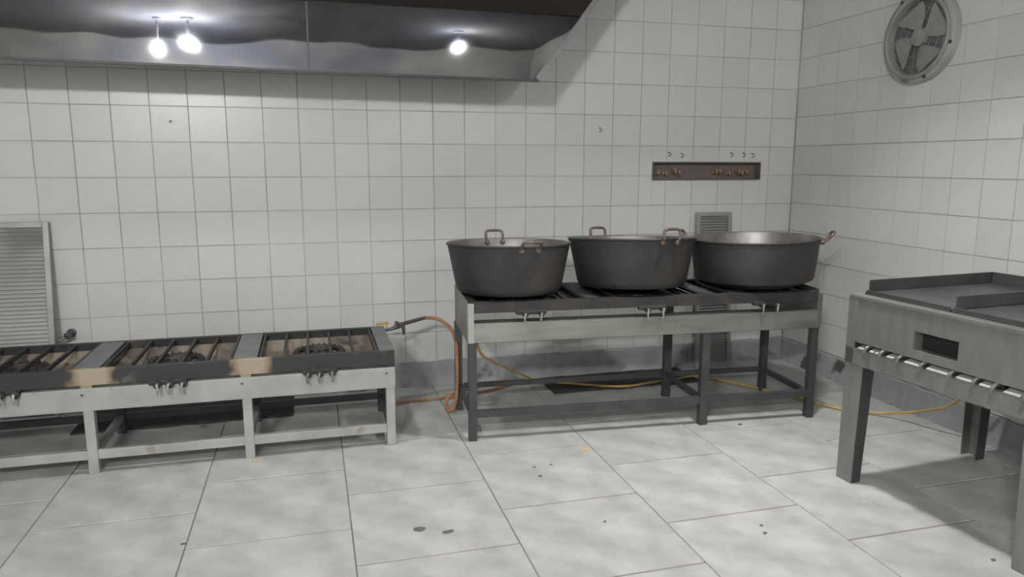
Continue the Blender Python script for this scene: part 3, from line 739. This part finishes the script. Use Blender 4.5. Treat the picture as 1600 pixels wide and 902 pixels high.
for x_ in (.12, .20, .29, .40, .53, .63, .705, .82, .87):
    mb = MB(); mb.tube(spline([(x_-.008, .06, .645), (x_, .02, .648), (x_+.004, -.012, .644), (x_-.004, -.018, .615), (x_-.010, -.014, .575)], 5), [.008]*8+[.0065]*7+[.004]*6, 8)
    b_ = obj('tap_handle', mb, M_panelgrey, gr, smooth=True)
    mb = MB(); mb.box(x_-.014, x_+.016, .02, .085, .632, .652); obj('gas_tap', mb, M_iron, gr, bevel=.004)
# two iron griddle plates resting on the frame, each with a raised back rim
def plate(xa, xb, label):
    mb = MB(); z = .866; ya, yb = .045, GD-.02
    mb.box(xa, xb, ya, yb, z, z+.010)
    mb.box(xa, xa+.008, ya+.02, yb, z+.010, z+.062)      # raised far rim
    mb.box(xa+.008, xb, yb-.008, yb, z+.010, z+.062)
    mb.box(xa+.008, xb, ya, ya+.006, z+.010, z+.020)
    o = obj('griddle_plate', mb, M_griddle, bevel=.002)
    o.matrix_world = Matrix.Translation(gr.location) @ Matrix.Rotation(-PI/2+GT, 4, 'Z')
    # move origin to the plate itself
    tag(o, label, 'griddle plate', 'black iron griddle plates on the griddle stove')
plate(.035, .455, 'black iron griddle plate with raised rim, the far one on the griddle stove')
plate(.462, .905, 'black iron griddle plate with raised rim, the near one on the griddle stove')

# ------------------------------------------------------------------ hoses, valves
H1 = [(-3.02, -.40, .52), (-2.985, -.30, .535), (-2.93, -.29, .55), (-2.86, -.30, .575), (-2.80, -.29, .60)]
v = tag(empty('gas_valve', (-3.0, -.36, .50)), 'tarnished brass gas valve with yellow handle at the corner of the low stove', 'gas valve')
def vl(p): return (p[0]+3.0, p[1]+.36, p[2]-.5)
mb = MB(); mb.tube([vl(p) for p in [(-2.975, -.405, .475), (-2.93, -.40, .480), (-2.885, -.385, .493), (-2.86, -.37, .500), (-2.72, -.33, .522)]], [.009, .010, .017, .012, .010], 10)
mb.tube([vl((-2.90, -.39, .485)), vl((-2.895, -.392, .522))], .012, 8); mb.tube([vl((-2.86, -.37, .500)), vl((-2.852, -.375, .435))], [.012, .008], 8)
obj('valve_body', mb, M_valve, v, smooth=True)
mb = MB(); mb.bar(vl((-3.015, -.40, .512)), vl((-2.945, -.39, .518)), .024, .012); mb.bar(vl((-2.955, -.398, .478)), vl((-2.955, -.394, .514)), .012, .012, up=(0,1,0)); obj('valve_handle', mb, M_hosey, v, bevel=.002)
# hose from valve into the table leg, then hanging in a loop
mb = MB()
pts = [(-2.72, -.33, .522), (-2.66, -.335, .516), (-2.62, -.37, .50), (-2.585, -.44, .47), (-2.572, -.53, .41), (-2.574, -.562, .34), (-2.574, -.57, .24), (-2.578, -.572, .12), (-2.592, -.575, .045), (-2.622, -.578, .016), (-2.643, -.575, .06), (-2.618, -.57, .115)]
mb.tube(spline(pts, 8), .0105, 8)
tag(obj('gas_hose', mb, M_hose, smooth=True), 'orange rubber gas hose hanging in a loop beside the rear leg of the pot stove', 'hose')
mb = MB()
pts = [(-2.975, -.45, .06), (-2.93, -.38, .02), (-2.80, -.33, .012), (-2.62, -.33, .012), (-2.45, -.30, .014), (-2.28, -.24, .013), (-2.14, -.16, .012), (-2.10, -.10, .012), (-2.16, -.07, .013), (-2.28, -.10, .014), (-2.40, -.20, .020), (-2.50, -.28, .034), (-2.56, -.34, .034)]
mb.tube(spline(pts, 8), .0085, 8)
tag(obj('floor_hose', mb, M_hose, smooth=True), 'brown orange hose lying on the floor between the two stoves and looping back', 'hose')
mb = MB()
pts = [(-2.555, -1.0, .515), (-2.50, -.9, .42), (-2.40, -.72, .33), (-2.25, -.50, .22), (-2.08, -.30, .10), (-1.98, -.20, .035), (-1.86, -.22, .022), (-1.65, -.34, .020), (-1.45, -.42, .020), (-1.25, -.38, .018), (-1.05, -.34, .012), (-.85, -.33, .010), (-.62, -.66, .010), (-.48, -.95, .010), (-.405, -1.107, .010), (-.28, -1.23, .012), (-.19, -1.36, .045), (-.165, -1.52, .11), (-.14, -1.63, .17), (-.14, -1.72, .26), (-.16, -1.80, .42), (-.18, -1.86, .62)]
mb.tube(spline(pts, 8), .0075, 8)
tag(obj('gas_hose', mb, M_hosey, smooth=True), 'long yellow gas hose running under the pot stove and behind the griddle', 'hose')

# tap on the back wall
wt = tag(empty('wall_tap', (-4.70, 0, .475)), 'small dark pipe tap on the back wall above the low stove', 'tap')
mb = MB(); mb.lathe([(.0005, 0), (.024, 0), (.024, .008), (.013, .012), (.013, .06), (.019, .065), (.019, .085), (.0005, .088)], 16, Matrix.Rotation(PI/2, 4, 'X')); obj('pipe_stub', mb, M_legdark, wt, smooth=True)
mb = MB(); mb.tube(spline([(0, -.07, 0), (-.025, -.078, -.018), (-.055, -.08, -.03), (-.085, -.078, -.038)], 5), [.011]*5+[.008]*6+[.010]*5, 8); obj('tap_spout', mb, M_panelgrey, wt, smooth=True)

# ------------------------------------------------------------------ thin near-black plates on the floor along the wall
def tray(x0, x1, y0, y1, label, seed):
    r_ = random.Random(seed); pts = []
    n_ = 14
    for i in range(n_+1): pts.append((x0+(x1-x0)*i/n_, y0+r_.uniform(-.008, .012)))
    for i in range(n_+1): pts.append((x1-(x1-x0)*i/n_, y1+r_.uniform(-.008, .006)))
    cx, cy = (x0+x1)/2, (y0+y1)/2
    mb = MB(); mb.poly([(a-cx, b-cy) for a, b in pts], .010)
    tag(obj('floor_plate', mb, M_tray, loc=(cx, cy, .001)), label, 'metal plate')
tray(-4.64, -3.50, -.402, -.035, 'long flat black metal plate on the floor behind the low stove', 3)
tray(-1.92, -.90, -.41, -.07, 'flat black metal plate on the floor under the pot stove', 5)

# ------------------------------------------------------------------ scraps on the floor
def scrap(x, y, s, lb, seed, th=.003, m_=M_scrap, asp=.6, name='food_scrap', cat='scrap', grp='dark scraps on the floor tiles', nn=9):
    r_ = random.Random(seed); pts = []
    for k in range(nn):
        a = 2*PI*k/nn; q = s*r_.uniform(.6, 1.1); pts.append((q*math.cos(a), q*asp*math.sin(a)))
    mb = MB(); mb.poly(pts, th, M=Matrix.Rotation(r_.uniform(-.4, .4), 4, 'Z'))
    tag(obj(name, mb, m_, loc=(x, y, .0012)), lb, cat, grp)
scrap(-2.992, -1.903, .030, 'larger dark leaf-like scrap on the front floor tile, left of a pair', 1)
scrap(-2.886, -1.953, .022, 'smaller dark scrap on the front floor tile, right of a pair', 2)
scrap(-2.374, -1.447, .009, 'tiny dark crumb in front of the pot stove, left of three', 3)
scrap(-2.288, -1.439, .009, 'tiny dark crumb in front of the pot stove, right of three', 4)
scrap(-2.378, -1.551, .010, 'tiny dark crumb in front of the pot stove, nearest of three', 5)
scrap(-1.098, -1.188, .017, 'dark scrap on the floor between the middle and right legs of the pot stove', 6)
scrap(-1.661, -2.231, .010, 'small crumb on the tile left of the griddle, upper of two', 7)
scrap(-1.685, -2.289, .011, 'small crumb on the tile left of the griddle, lower of two', 8)
scrap(-.992, -2.682, .011, 'small dark crumb beside the near front leg of the griddle', 9)
scrap(-3.875, -1.782, .012, 'small dark crumb in the floor joint left of centre', 10)
scrap(-3.972, -.456, .018, 'dark scrap on the floor under the low stove', 11, th=.008)
scrap(-2.257, -2.037, .008, 'tiny crumb by the joint right of the pair of leaf scraps', 12)
scrap(-2.058, -1.303, .045, 'small orange food spill on the floor before the pot stove', 13, th=.0012, m_=M_sauce, name='spill', cat='spill', grp=None, nn=14, asp=.45)
scrap(-3.655, -1.015, .040, 'rusty orange spill around the foot of a low stove leg', 14, th=.0010, m_=M_sauce, name='spill', cat='spill', grp=None, nn=12, asp=.35)
